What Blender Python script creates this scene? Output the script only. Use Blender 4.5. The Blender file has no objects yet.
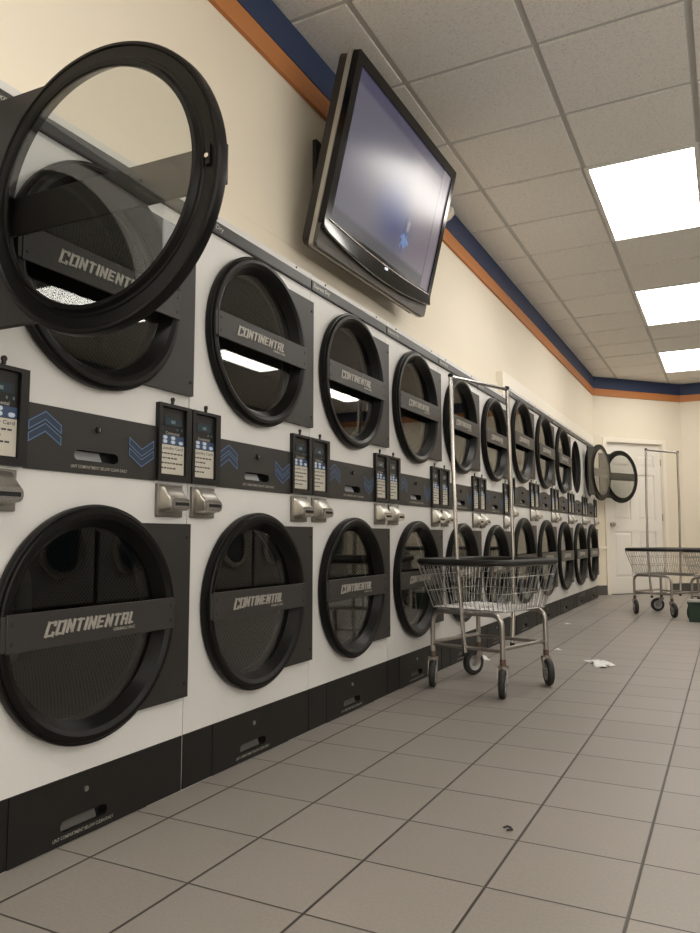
import bpy, bmesh, math, random
from mathutils import Vector, Matrix
random.seed(7)
COL = bpy.context.scene.collection
PI = math.pi

# ------------------------------------------------------------------ materials
def new_mat(name):
    m = bpy.data.materials.new(name); m.use_nodes = True
    return m, m.node_tree.nodes, m.node_tree.links, m.node_tree.nodes['Principled BSDF']

def mat(name, col, rough=.5, metal=0., noise=0., nscale=20., bump=0., bscale=200., spec=.5, coat=0.):
    m, N, L, b = new_mat(name)
    b.inputs['Base Color'].default_value = (*col, 1); b.inputs['Roughness'].default_value = rough
    b.inputs['Metallic'].default_value = metal; b.inputs['Specular IOR Level'].default_value = spec
    b.inputs['Coat Weight'].default_value = coat
    tc = N.new('ShaderNodeTexCoord')
    if noise:
        n = N.new('ShaderNodeTexNoise'); n.inputs['Scale'].default_value = nscale; n.inputs['Detail'].default_value = 4
        L.new(tc.outputs['Object'], n.inputs['Vector'])
        r = N.new('ShaderNodeMapRange'); r.inputs['To Min'].default_value = 1 - noise; r.inputs['To Max'].default_value = 1 + noise
        L.new(n.outputs['Fac'], r.inputs['Value'])
        x = N.new('ShaderNodeVectorMath'); x.operation = 'SCALE'; x.inputs[0].default_value = col
        L.new(r.outputs['Result'], x.inputs['Scale']); L.new(x.outputs['Vector'], b.inputs['Base Color'])
    if bump:
        n = N.new('ShaderNodeTexNoise'); n.inputs['Scale'].default_value = bscale; n.inputs['Detail'].default_value = 3
        L.new(tc.outputs['Object'], n.inputs['Vector'])
        bp = N.new('ShaderNodeBump'); bp.inputs['Strength'].default_value = bump; bp.inputs['Distance'].default_value = .002
        L.new(n.outputs['Fac'], bp.inputs['Height']); L.new(bp.outputs['Normal'], b.inputs['Normal'])
    return m

def emit(name, col, s):
    m, N, L, b = new_mat(name)
    b.inputs['Base Color'].default_value = (*col, 1)
    b.inputs['Emission Color'].default_value = (*col, 1); b.inputs['Emission Strength'].default_value = s
    return m

def glass(name, tint, f0=1.45, rough=.0):
    m, N, L, b = new_mat(name); N.remove(b)
    t = N.new('ShaderNodeBsdfTransparent'); t.inputs['Color'].default_value = (*tint, 1)
    g = N.new('ShaderNodeBsdfGlossy'); g.inputs['Roughness'].default_value = rough
    fr = N.new('ShaderNodeFresnel'); ge = N.new('ShaderNodeNewGeometry')
    io = N.new('ShaderNodeMapRange'); io.inputs['To Min'].default_value = f0; io.inputs['To Max'].default_value = 1/f0
    L.new(ge.outputs['Backfacing'], io.inputs['Value']); L.new(io.outputs[0], fr.inputs['IOR'])
    mx = N.new('ShaderNodeMixShader'); L.new(fr.outputs[0], mx.inputs[0]); L.new(t.outputs[0], mx.inputs[1]); L.new(g.outputs[0], mx.inputs[2])
    L.new(mx.outputs[0], N['Material Output'].inputs['Surface'])
    return m

M = {}
M['enamel'] = mat('white_enamel', (.665, .655, .635), .38, bump=.25, bscale=260, noise=.03, nscale=6)
M['dark'] = mat('charcoal_painted_metal', (.019, .017, .0155), .46, spec=.42, bump=.1, bscale=400, noise=.12, nscale=9)
M['panel'] = mat('black_panel_plastic', (.012, .011, .0105), .4, spec=.3)
M['slotmetal'] = mat('lit_metal_lip', (.42, .43, .45), .4)  # slot lip coloured paler to stand in for light falling on it
M['slotdim'] = mat('darker_metal_lip', (.16, .155, .145), .5)  # darker copy of the lit lip for the lint panel slot
M['wire'] = mat('worn_chrome_wire', (.36, .35, .33), .3, 1.)
M['bar'] = mat('brushed_charcoal', (.032, .029, .027), .42, spec=.35, bump=.08, bscale=500)
M['ring'] = mat('black_plastic', (.0035, .0031, .0028), .36, spec=.2, bump=.04, bscale=40)
M['black'] = mat('matt_black', (.006, .006, .006), .6)
M['kick'] = mat('scuffed_black_metal', (.0095, .0085, .0075), .5, spec=.3, noise=.3, nscale=14, bump=.1, bscale=100)
M['header'] = mat('graphite_strip', (.055, .055, .056), .4, spec=.3)
M['silver'] = mat('silver_print', (.40, .38, .345), .4, .3)
M['cream'] = mat('cream_paint', (.82, .745, .61), .7, noise=.02, nscale=3, bump=.15, bscale=120)
M['creamtrim'] = mat('cream_gloss_trim', (.86, .80, .69), .45)
M['door'] = mat('white_door_paint', (.84, .80, .73), .45)
M['orange'] = mat('orange_paint', (.52, .20, .062), .6)
M['navy'] = mat('navy_paint', (.022, .040, .105), .6)
M['cove'] = mat('grey_rubber_cove', (.09, .085, .08), .5)
M['chrome'] = mat('chrome', (.62, .60, .58), .22, 1.)
M['zinc'] = mat('dull_zinc', (.42, .39, .36), .38, 1., noise=.1, nscale=30)
M['coin'] = mat('cast_nickel', (.52, .50, .46), .33, .95, noise=.06, nscale=40)
M['coinplate'] = mat('worn_steel_plate', (.22, .205, .18), .42, .8)
M['rubber'] = mat('black_rubber', (.018, .017, .016), .55)
M['hub'] = mat('grey_plastic_hub', (.42, .42, .41), .5)
M['rust'] = mat('rusty_steel', (.17, .11, .08), .6, .5, noise=.3, nscale=60)
M['button'] = mat('pale_blue_button', (.50, .58, .70), .4)
M['bluebar'] = mat('navy_label', (.03, .06, .13), .4)
M['chevron'] = mat('navy_chevron', (.014, .026, .055), .5)
M['chevline'] = mat('light_blue_line', (.085, .17, .32), .45)
M['label'] = mat('cream_label', (.52, .49, .42), .5)
M['ink'] = mat('label_ink', (.03, .03, .03), .6)
M['display'] = mat('display_glass', (.02, .035, .05), .12)
M['dispseg'] = mat('display_segments', (.10, .17, .20), .3)
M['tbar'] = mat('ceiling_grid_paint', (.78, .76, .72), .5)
M['gridshade'] = mat('ceiling_grid_shaded', (.56, .545, .52), .5)  # grid paint darkened, groove shade between tiles put into the colour
M['green'] = mat('dark_green_plastic', (.018, .045, .028), .45)
M['lid'] = mat('grey_lid', (.38, .38, .36), .5)
M['paper'] = mat('white_tissue', (.85, .84, .82), .8)
M['tvblack'] = mat('gloss_black_bezel', (.004, .0038, .004), .12, spec=.3)
M['tvback'] = mat('tv_back_plastic', (.028, .025, .022), .5, spec=.3)
M['tvskirt'] = mat('bronze_grey_skirt', (.085, .078, .070), .42)
M['tvsilver'] = mat('tv_silver_strip', (.42, .40, .36), .35, .6)
M['washer'] = mat('washer_steel', (.45, .45, .45), .35, .7)
M['washblue'] = mat('washer_blue_panel', (.04, .12, .35), .4)
M['glass'] = glass('door_glass', (.84, .85, .84), 1.58)
M['bulb'] = emit('diffuser_glow', (1., .955, .885), 12.)
M['led'] = emit('power_light', (.85, .9, 1.), .7)

def perforated(name):
    m, N, L, b = new_mat(name)
    uv = N.new('ShaderNodeUVMap')
    mp = N.new('ShaderNodeMapping'); mp.inputs['Rotation'].default_value = (0, 0, PI/4); mp.inputs['Scale'].default_value = (95, 95, 95)
    L.new(uv.outputs[0], mp.inputs['Vector'])
    v = N.new('ShaderNodeTexVoronoi'); v.voronoi_dimensions = '2D'; v.inputs['Scale'].default_value = 1; v.inputs['Randomness'].default_value = 0
    L.new(mp.outputs[0], v.inputs['Vector'])
    r = N.new('ShaderNodeMapRange'); r.inputs['From Min'].default_value = .27; r.inputs['From Max'].default_value = .33
    L.new(v.outputs['Distance'], r.inputs['Value'])
    mx = N.new('ShaderNodeMix'); mx.data_type = 'RGBA'
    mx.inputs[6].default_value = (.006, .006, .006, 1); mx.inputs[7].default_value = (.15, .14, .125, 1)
    L.new(r.outputs[0], mx.inputs[0]); L.new(mx.outputs[2], b.inputs['Base Color'])
    b.inputs['Roughness'].default_value = .42; b.inputs['Metallic'].default_value = .5
    return m
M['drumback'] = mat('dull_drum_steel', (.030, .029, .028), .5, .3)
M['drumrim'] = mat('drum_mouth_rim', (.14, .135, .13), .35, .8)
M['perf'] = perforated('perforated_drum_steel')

def floor_mat():
    m, N, L, b = new_mat('floor_tile')
    tc = N.new('ShaderNodeTexCoord'); sp = N.new('ShaderNodeSeparateXYZ'); L.new(tc.outputs['Object'], sp.inputs[0])
    def mth(op, a, bb=None, c=None):
        n = N.new('ShaderNodeMath'); n.operation = op
        for i, q in enumerate((a, bb, c)):
            if q is None: continue
            if isinstance(q, (int, float)): n.inputs[i].default_value = q
            else: L.new(q, n.inputs[i])
        return n.outputs[0]
    u = mth('DIVIDE', mth('SUBTRACT', sp.outputs[0], .108), .2952)
    v = mth('DIVIDE', mth('SUBTRACT', sp.outputs[1], 1.650), .2795)
    du = mth('MULTIPLY', mth('ABSOLUTE', mth('SUBTRACT', mth('FRACT', mth('ADD', u, .5)), .5)), .2952)
    dv = mth('MULTIPLY', mth('ABSOLUTE', mth('SUBTRACT', mth('FRACT', mth('ADD', v, .5)), .5)), .2795)
    # the long joints run a little wider than the cross joints
    d = mth('MINIMUM', mth('MULTIPLY', du, .72), dv)
    g = N.new('ShaderNodeMapRange'); g.inputs['From Min'].default_value = .0016; g.inputs['From Max'].default_value = .0032
    L.new(d, g.inputs['Value'])
    cm = N.new('ShaderNodeCombineXYZ'); L.new(mth('FLOOR', u), cm.inputs[0]); L.new(mth('FLOOR', v), cm.inputs[1])
    wn = N.new('ShaderNodeTexWhiteNoise'); wn.noise_dimensions = '2D'; L.new(cm.outputs[0], wn.inputs['Vector'])
    n1 = N.new('ShaderNodeTexNoise'); n1.inputs['Scale'].default_value = 2.2; n1.inputs['Detail'].default_value = 4; L.new(tc.outputs['Object'], n1.inputs['Vector'])
    n2 = N.new('ShaderNodeTexNoise'); n2.inputs['Scale'].default_value = 130; n2.inputs['Detail'].default_value = 3; L.new(tc.outputs['Object'], n2.inputs['Vector'])
    k = mth('ADD', mth('MULTIPLY', wn.outputs['Value'], .07), mth('ADD', mth('MULTIPLY', n1.outputs['Fac'], .22), mth('MULTIPLY', n2.outputs['Fac'], .30)))
    k = mth('ADD', k, .70)
    sc = N.new('ShaderNodeVectorMath'); sc.operation = 'SCALE'; sc.inputs[0].default_value = (.288, .262, .234); L.new(k, sc.inputs['Scale'])
    mx = N.new('ShaderNodeMix'); mx.data_type = 'RGBA'; mx.inputs[6].default_value = (.040, .032, .026, 1)
    L.new(g.outputs[0], mx.inputs[0]); L.new(sc.outputs[0], mx.inputs[7]); L.new(mx.outputs[2], b.inputs['Base Color'])
    rr = N.new('ShaderNodeMapRange'); rr.inputs['To Min'].default_value = .36; rr.inputs['To Max'].default_value = .55
    L.new(n1.outputs['Fac'], rr.inputs['Value']); L.new(rr.outputs[0], b.inputs['Roughness'])
    bp = N.new('ShaderNodeBump'); bp.inputs['Strength'].default_value = .5; bp.inputs['Distance'].default_value = .002
    hh = mth('ADD', mth('MULTIPLY', n2.outputs['Fac'], .12), g.outputs[0])
    L.new(hh, bp.inputs['Height']); L.new(bp.outputs[0], b.inputs['Normal'])
    return m
M['floor'] = floor_mat()

def tile_mat():
    m, N, L, b = new_mat('ceiling_tile')
    tc = N.new('ShaderNodeTexCoord')
    n = N.new('ShaderNodeTexNoise'); n.inputs['Scale'].default_value = 90; n.inputs['Detail'].default_value = 5; n.inputs['Roughness'].default_value = .7
    L.new(tc.outputs['Object'], n.inputs['Vector'])
    r = N.new('ShaderNodeMapRange'); r.inputs['From Min'].default_value = .33; r.inputs['From Max'].default_value = .5
    L.new(n.outputs['Fac'], r.inputs['Value'])
    mx = N.new('ShaderNodeMix'); mx.data_type = 'RGBA'; mx.inputs[6].default_value = (.70, .675, .635, 1); mx.inputs[7].default_value = (.87, .845, .80, 1)
    L.new(r.outputs[0], mx.inputs[0]); L.new(mx.outputs[2], b.inputs['Base Color']); b.inputs['Roughness'].default_value = .9
    bp = N.new('ShaderNodeBump'); bp.inputs['Strength'].default_value = .4; bp.inputs['Distance'].default_value = .002
    L.new(r.outputs[0], bp.inputs['Height']); L.new(bp.outputs[0], b.inputs['Normal'])
    return m
M['tile'] = tile_mat()

def screen_mat():
    m, N, L, b = new_mat('lit_screen')
    tc = N.new('ShaderNodeTexCoord')
    def blob(cy, cz, ry, rz, soft=1., nz=0., ns=6.):
        mp = N.new('ShaderNodeMapping'); mp.vector_type = 'POINT'
        mp.inputs['Location'].default_value = (0, -cy/ry, -cz/rz); mp.inputs['Scale'].default_value = (0, 1/ry, 1/rz)
        L.new(tc.outputs['Object'], mp.inputs['Vector'])
        src = mp.outputs[0]
        if nz:
            no = N.new('ShaderNodeTexNoise'); no.inputs['Scale'].default_value = ns; no.inputs['Detail'].default_value = 3; L.new(tc.outputs['Object'], no.inputs['Vector'])
            ad = N.new('ShaderNodeVectorMath'); ad.operation = 'MULTIPLY_ADD'; ad.inputs[1].default_value = (nz, nz, nz)
            L.new(no.outputs['Color'], ad.inputs[0]); L.new(src, ad.inputs[2])
            s2 = N.new('ShaderNodeVectorMath'); s2.operation = 'SUBTRACT'; s2.inputs[1].default_value = (nz/2, nz/2, nz/2); L.new(ad.outputs[0], s2.inputs[0]); src = s2.outputs[0]
        ln = N.new('ShaderNodeVectorMath'); ln.operation = 'LENGTH'; L.new(src, ln.inputs[0])
        r = N.new('ShaderNodeMapRange'); r.interpolation_type = 'SMOOTHSTEP'; r.inputs['From Min'].default_value = 1; r.inputs['From Max'].default_value = 1 - soft
        L.new(ln.outputs['Value'], r.inputs['Value']); return r.outputs[0]
    cur = None
    def layer(col, fac, k=1.):
        nonlocal cur
        mx = N.new('ShaderNodeMix'); mx.data_type = 'RGBA'
        if isinstance(cur, tuple): mx.inputs[6].default_value = (*cur, 1)
        else: L.new(cur, mx.inputs[6])
        mx.inputs[7].default_value = (*col, 1)
        ml = N.new('ShaderNodeMath'); ml.operation = 'MULTIPLY'; ml.inputs[1].default_value = k; L.new(fac, ml.inputs[0]); L.new(ml.outputs[0], mx.inputs[0]); cur = mx.outputs[2]
    def band(axis, a, bb):
        sp = N.new('ShaderNodeSeparateXYZ'); L.new(tc.outputs['Object'], sp.inputs[0])
        r = N.new('ShaderNodeMapRange'); r.inputs['From Min'].default_value = a; r.inputs['From Max'].default_value = bb; L.new(sp.outputs[axis], r.inputs['Value']); return r.outputs[0]
    cur = (.105, .100, .135)
    layer((.17, .14, .17), band(1, .05, .16), .8)          # paler right half of the picture
    layer((.028, .045, .16), blob(.0, -.08, .30, .22, .9), 1.)
    layer((.045, .045, .055), band(2, -.24, -.262), .9)     # darker strip under the picture
    layer((.055, .050, .095), band(2, .245, .262), .9)      # bar over the picture
    layer((.02, .05, .16), blob(.15, -.145, .055, .10, .6, 1.6, 18), .9)
    layer((.32, .26, .24), blob(.165, -.09, .025, .045, .6, 1.6, 30), .8)
    layer((.16, .28, .55), blob(.15, -.165, .055, .045, .5, 2.2, 45), .8)
    layer((.03, .03, .04), band(1, .437, .439)); layer((.17, .14, .17), band(1, .444, .446))
    L.new(cur, b.inputs['Emission Color']); b.inputs['Emission Strength'].default_value = .85
    b.inputs['Base Color'].default_value = (.01, .01, .012, 1); b.inputs['Roughness'].default_value = .22
    b.inputs['Specular IOR Level'].default_value = .33
    return m
M['screen'] = screen_mat()

# ------------------------------------------------------------------ mesh builder
class MB:
    def __init__(s): s.v = []; s.f = []; s.m = []; s.uv = {}
    def add(s, vs, fs, mi=0):
        o = len(s.v); s.v += [tuple(x) for x in vs]
        for f in fs: s.f.append(tuple(o + i for i in f)); s.m.append(mi)
    def box(s, x0, y0, z0, x1, y1, z1, mi=0):
        s.add([(x0,y0,z0),(x1,y0,z0),(x1,y1,z0),(x0,y1,z0),(x0,y0,z1),(x1,y0,z1),(x1,y1,z1),(x0,y1,z1)],
              [(0,3,2,1),(4,5,6,7),(0,1,5,4),(1,2,6,5),(2,3,7,6),(3,0,4,7)], mi); return s
    def lathe(s, prof, c, seg=64, closed=True, mi=0, axis='x', flip=False):
        n = len(prof); vs = []
        for i in range(seg):
            t = 2*PI*i/seg
            for (a, r) in prof:
                if axis == 'x': vs.append((c[0]+a, c[1]+r*math.cos(t), c[2]+r*math.sin(t)))
                elif axis == 'y': vs.append((c[0]+r*math.sin(t), c[1]+a, c[2]+r*math.cos(t)))
                else: vs.append((c[0]+r*math.cos(t), c[1]+r*math.sin(t), c[2]+a))
        fs = []
        for i in range(seg):
            j = (i+1) % seg
            for k in range(n if closed else n-1):
                l = (k+1) % n; fs.append((i*n+k, i*n+l, j*n+l, j*n+k) if not flip else (i*n+k, j*n+k, j*n+l, i*n+l))
        s.add(vs, fs, mi); return s
    def cyl(s, c, r, h, axis='z', seg=16, mi=0):
        s.lathe([(0, 1e-5), (0, r), (h, r), (h, 1e-5)], c, seg, False, mi, axis); return s
    def tube(s, pts, r, seg=8, closed=False, mi=0, caps=True):
        pts = [Vector(p) for p in pts]; n = len(pts); rings = []; up = None
        for i, p in enumerate(pts):
            a = pts[(i-1) % n] if (closed or i) else p; b = pts[(i+1) % n] if (closed or i < n-1) else p
            t = (b-a).normalized()
            if up is None:
                up = Vector((0,0,1)) if abs(t.z) < .9 else Vector((1,0,0))
            u = (up - t*up.dot(t)).normalized(); w = t.cross(u); up = u
            rings.append([p + (u*math.cos(2*PI*k/seg) + w*math.sin(2*PI*k/seg))*r for k in range(seg)])
        vs = [q for rg in rings for q in rg]; fs = []
        for i in range(n if closed else n-1):
            j = (i+1) % n
            for k in range(seg): l = (k+1) % seg; fs.append((i*seg+k, i*seg+l, j*seg+l, j*seg+k))
        if caps and not closed: fs.append(tuple(range(seg))[::-1]); fs.append(tuple((n-1)*seg+k for k in range(seg)))
        s.add(vs, fs, mi); return s
    def plate(s, outer, holes, xf, xb, mi=0):
        """flat plate in the y-z plane with holes, front at xf, back at xb"""
        bm = bmesh.new(); es = []
        for lp in [outer] + holes:
            vv = [bm.verts.new((xf, a, b)) for a, b in lp]
            es += [bm.edges.new((vv[i], vv[(i+1) % len(vv)])) for i in range(len(vv))]
        r = bmesh.ops.triangle_fill(bm, use_beauty=True, use_dissolve=False, edges=es, normal=(1,0,0))
        bm.verts.index_update(); bm.normal_update()
        tris = []
        for f in bm.faces:
            ids = [v.index for v in f.verts]
            if f.normal.x < 0: ids = ids[::-1]
            tris.append(ids)
        vs = [v.co[:] for v in bm.verts]; s.add(vs, tris, mi)
        s.add([(xb, v[1], v[2]) for v in vs], [t[::-1] for t in tris], mi); bm.free()
        for k, lp in enumerate([outer] + holes):
            n = len(lp); area = sum(lp[i][0]*lp[(i+1)%n][1]-lp[(i+1)%n][0]*lp[i][1] for i in range(n))
            q = lp if (area > 0) == (k == 0) else lp[::-1]
            s.add([(xf, a, b) for a, b in q] + [(xb, a, b) for a, b in q], [(i, n+i, n+(i+1)%n, (i+1)%n) for i in range(n)], mi)
        return s
    def build(s, name, mats, parent=None, smooth=35, loc=None, bevel=0):
        me = bpy.data.meshes.new(name); me.from_pydata(s.v, [], s.f)
        if not isinstance(mats, (list, tuple)): mats = [mats]
        for q in mats: me.materials.append(q if not isinstance(q, str) else M[q])
        me.polygons.foreach_set('material_index', s.m)
        if smooth: me.polygons.foreach_set('use_smooth', [True]*len(me.polygons)); me.set_sharp_from_angle(angle=math.radians(smooth))
        me.update(); o = bpy.data.objects.new(name, me); COL.objects.link(o)
        if parent is not None: o.parent = parent
        if loc is not None: o.location = loc
        if bevel:
            b = o.modifiers.new('bevel', 'BEVEL'); b.width = bevel; b.segments = 2; b.limit_method = 'ANGLE'
        return o

def circ(cy, cz, r, n=64): return [(cy + r*math.cos(2*PI*i/n), cz + r*math.sin(2*PI*i/n)) for i in range(n)]
def rect(y0, z0, y1, z1): return [(y0,z0),(y1,z0),(y1,z1),(y0,z1)]
def stadium(y0, z0, y1, z1, n=8):
    r = (z1-z0)/2; cz = (z0+z1)/2
    return [(y1-r + r*math.cos(a), cz + r*math.sin(a)) for a in [(-.5+i/n)*PI for i in range(n+1)]] + \
           [(y0+r - r*math.cos(a), cz - r*math.sin(a)) for a in [(-.5+i/n)*PI for i in range(n+1)]]
def tag(o, label, cat, group=None):
    o['label'] = label; o['category'] = cat
    if group: o['group'] = group
    return o
def struct(o): o['kind'] = 'structure'; return o
def empty(name, loc=(0,0,0), rz=0.):
    o = bpy.data.objects.new(name, None); COL.objects.link(o); o.location = loc; o.rotation_euler = (0,0,rz); o.empty_display_size = .1; return o
def copy_tree(o, parent=None):
    c = o.copy(); COL.objects.link(c)
    if parent is not None: c.parent = parent
    for ch in list(o.children): copy_tree(ch, c)
    return c
def text_into(mb, body, cy, cz, w, h, x, mi=0, shear=0., bold=0.):
    """printed lettering on a surface facing +x, fitted to width w and height h round (cy,cz)"""
    cu = bpy.data.curves.new('t', 'FONT'); cu.body = body; cu.offset = bold; cu.resolution_u = 2; cu.shear = shear
    ob = bpy.data.objects.new('t', cu); COL.objects.link(ob); dg = bpy.context.evaluated_depsgraph_get(); dg.update()
    me = bpy.data.meshes.new_from_object(ob.evaluated_get(dg))
    xs = [v.co.x for v in me.vertices]; ys = [v.co.y for v in me.vertices]
    if xs:
        x0, x1, y0, y1 = min(xs), max(xs), min(ys), max(ys)
        vs = [(x, cy + ((v.co.x-x0)/(x1-x0)-.5)*w, cz + ((v.co.y-y0)/(y1-y0)-.5)*h) for v in me.vertices]
        mb.add(vs, [tuple(p.vertices) for p in me.polygons], mi)
    bpy.data.objects.remove(ob); bpy.data.curves.remove(cu); bpy.data.meshes.remove(me)

# squared italic stroke letters of the maker's name on the door bars
GL = {'C':[[(1,.82),(1,1),(0,1),(0,0),(1,0),(1,.18)]], 'O':[[(0,0),(0,1),(1,1),(1,0),(0,0)]], 'N':[[(0,0),(0,1),(1,0),(1,1)]],
      'T':[[(-.12,1),(1.12,1)],[(.5,1),(.5,0)]], 'I':[[(.5,0),(.5,1)]], 'E':[[(1,1),(0,1),(0,0),(1,0)],[(0,.5),(.85,.5)]],
      'A':[[(0,0),(0,1),(1,1),(1,0)],[(0,.45),(1,.45)]], 'L':[[(0,1),(0,0),(1,0)]]}
def brand(mb, cy, cz, w, h, x0, x1, mi=0):
    word = 'CONTINENTAL'; adv = [1.32,1.32,1.2,1.15,.55,1.2,1.2,1.2,1.15,1.2,1.0]; tot = sum(adv); th = h*.085
    pos = 0
    for ch, a in zip(word, adv):
        lw = (a - .52)/tot*w if ch != 'I' else .1/tot*w
        hb = h*1.18 if ch == 'C' else (h*1.1 if pos < 2 and ch == 'O' else h)
        ox = cy - w/2 + pos/tot*w; oz = cz + h/2 - hb
        for st in GL[ch]:
            P = [(ox + q[0]*lw + (q[1]*hb)*.28, oz + th + q[1]*(hb-2*th)) for q in st]
            for (a0, b0), (a1, b1) in zip(P[:-1], P[1:]):
                d = math.hypot(a1-a0, b1-b0); ux, uz = (a1-a0)/d, (b1-b0)/d
                hor = abs(ux) > abs(uz)*1.6
                t = th if hor else th*1.5
                e = t*.95 if d > 1e-6 else 0
                q = [(a0-ux*e - uz*t, b0-uz*e + ux*t), (a0-ux*e + uz*t, b0-uz*e - ux*t), (a1+ux*e + uz*t, b1+uz*e - ux*t), (a1+ux*e - uz*t, b1+uz*e + ux*t)]
                mb.add([(x1, *p) for p in q] + [(x0, *p) for p in q], [(0,1,2,3),(0,4,5,1),(1,5,6,2),(2,6,7,3),(3,7,4,0)], mi)
        pos += a
    text_into(mb, 'GIRBAU INC', cy + w*.36, cz - h*.82, w*.27, h*.27, x1, mi, bold=.02)

# ------------------------------------------------------------------ room shell
CZ = 2.903
WX = -.056
DIA = (Vector((WX, 10.21)), Vector((.957, 11.324)))
XR, YB = 5.4, -4.2
struct(MB().box(WX-.9, YB-.1, -.1, XR+.1, 11.5, 0).build('floor', 'floor'))

def wall_prism(mb, a, b, z0, z1, th, mi=0):   # thickness away from the room (left of a->b)
    d = (b-a).normalized(); n = Vector((-d.y, d.x))*th
    q = [a, b, b+n, a+n]
    mb.add([(v.x, v.y, z0) for v in q] + [(v.x, v.y, z1) for v in q], [(0,3,2,1),(4,5,6,7),(0,1,5,4),(1,2,6,5),(2,3,7,6),(3,0,4,7)], mi)

G0, GX, GY = .6096, .227, 2.485
H1, H2 = 1.847, 1.935
Y0 = 1.075; W1 = .7577; Y6 = Y0 + 6*W1; YS2 = Y6 + .0135; W2 = .8404; YE = YS2 + 5*W2
w = MB()
w.box(WX-.1, YB, H1+.10, WX, Y6-.07, CZ)
w.box(WX-.1, Y6-.07, H2+.107, WX, YE+.004, CZ)
w.box(WX-.1, YE+.004, 0, WX, 10.21, CZ)
w.box(WX-.1, YB, 0, WX, Y0-1.6*W1, H1+.10)
struct(w.build('wall_left', 'cream', smooth=0))
f = MB(); f.box(WX-.06, Y0-1.6*W1, H1+.001, WX+.012, Y6-.07, H1+.10); struct(f.build('trim_1', 'cream', bevel=.003))
f = MB(); f.box(WX-.06, Y6-.07, H1+.002, -.012, YE+.004, H2+.107)
f2 = MB(); f2.box(WX-.06, Y6-.07, H2+.002, -.002, YE+.004, H2+.107); f2.box(WX-.06, Y6-.07, H1+.002, -.002, Y6+.004, H2+.002)
struct(f2.build('trim_2', 'creamtrim', bevel=.003))
# diagonal wall with the door opening
Ld = (DIA[1]-DIA[0]).length; dv = (DIA[1]-DIA[0]).normalized()
def DP(s, off=0.): q = DIA[0] + dv*s + Vector((dv.y, -dv.x))*off; return Vector((q.x, q.y))   # off>0 into the room
wd = MB()
wall_prism(wd, DP(-.1), DP(.198), 0, CZ, .12); wall_prism(wd, DP(.198), DP(1.142), 2.028, CZ, .12); wall_prism(wd, DP(1.142), DP(Ld), 0, CZ, .12)
struct(wd.build('wall_diagonal', 'cream', smooth=0))
wf = MB(); wf.box(.93, 11.324, 0, XR, 11.44, CZ); struct(wf.build('wall_far', 'cream', smooth=0))
wr = MB(); WZ0, WZ1 = .45, 2.55; fill_wins = [(-3.6, -1.2), (-.9, 1.5), (1.8, 4.2)]  # openings added out of view to let fill light onto the dryer fronts
wr.box(XR, YB, 0, XR+.1, 11.44, WZ0); wr.box(XR, YB, WZ1, XR+.1, 11.44, CZ)
for a, b in zip([YB]+[q[1] for q in fill_wins], [q[0] for q in fill_wins]+[11.44]): wr.box(XR, a, WZ0, XR+.1, b, WZ1)
struct(wr.build('wall_right', 'cream', smooth=0))
for n_, (a, b) in enumerate(fill_wins):  # frames of the added fill-light openings
    wi = MB()
    for q in (a, (a+b)/2-.025, b-.05): wi.box(XR+.02, q, WZ0, XR+.07, q+.05, WZ1)
    wi.box(XR+.02, a, WZ0, XR+.07, b, WZ0+.05); wi.box(XR+.02, a, WZ1-.05, XR+.07, b, WZ1)
    wo = struct(wi.build('fill_window_%d' % (n_+1), 'zinc', smooth=0))
struct(MB().box(WX-.1, YB-.1, 0, XR+.1, YB, CZ).build('wall_back', 'cream', smooth=0))

# painted timber bands under the ceiling
def band(name, z0, z1, th, m):
    b = MB(); b.box(WX, YB, z0, WX+th, 10.21, z1)
    a0, a1 = DIA
    wall_prism(b, DP(-.0, th), DP(Ld, th), z0, z1, th)
    b.box(.957, 11.324-th, z0, XR, 11.324, z1)
    b.box(XR-th, YB, z0, XR, 11.324, z1)
    b.box(WX, YB, z0, XR, YB+th, z1)
    return struct(b.build(name, m, smooth=0))
band('trim_3', 2.742, CZ-.004, .022, 'navy')
band('trim_4', 2.648, 2.742, .018, 'orange')

# ceiling: lay-in tiles, the grid in the recesses, and troffers where lights sit
lights = [(0, k) for k in (3, 7, 11)] + [(4, k) for k in (-5, -1, 3, 7, 11)] + [(0, -9), (4, -9), (0, -5)]
taken = {}
for ix, k in lights: taken[(ix+1, k)] = 1; taken[(ix+1, k+1)] = 1
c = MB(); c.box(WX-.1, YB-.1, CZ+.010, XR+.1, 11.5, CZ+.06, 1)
gi0, gi1 = -1, int((XR-GX)/G0)+1
for i in range(gi0, gi1+1):
    for k in range(int((YB-GY)/G0)-1, 16):
        x0, x1 = GX+i*G0+.015, GX+(i+1)*G0-.015; y0, y1 = GY+k*G0+.015, GY+(k+1)*G0-.015
        x0 = max(x0, WX); x1 = min(x1, XR); y0 = max(y0, YB); y1 = min(y1, 11.44)
        if x1-x0 < .03 or y1-y0 < .03: continue
        if (i, k) in taken: continue
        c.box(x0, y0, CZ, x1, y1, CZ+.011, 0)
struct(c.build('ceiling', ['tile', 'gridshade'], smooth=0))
LAB = {(0,3): 'large white ceiling light panel nearest the camera, upper right', (0,7): 'middle one of the three lit ceiling panels',
       (0,11): 'farthest and smallest of the three lit ceiling panels', }
def troffer():
    r = empty('ceiling_light')
    fr = MB(); w_, l_ = G0/2-.001, G0-.001; b = .025
    fr.box(-w_, -l_, -.006, -w_+b, l_, .008); fr.box(w_-b, -l_, -.006, w_, l_, .008); fr.box(-w_+b, -l_, -.006, w_-b, -l_+b, .008); fr.box(-w_+b, l_-b, -.006, w_-b, l_, .008)
    fr.build('frame', 'tbar', r); MB().box(-w_+b, -l_+b, -.001, w_-b, l_-b, .004).build('diffuser', 'bulb', r, smooth=0)
    return r
tro = None
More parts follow.
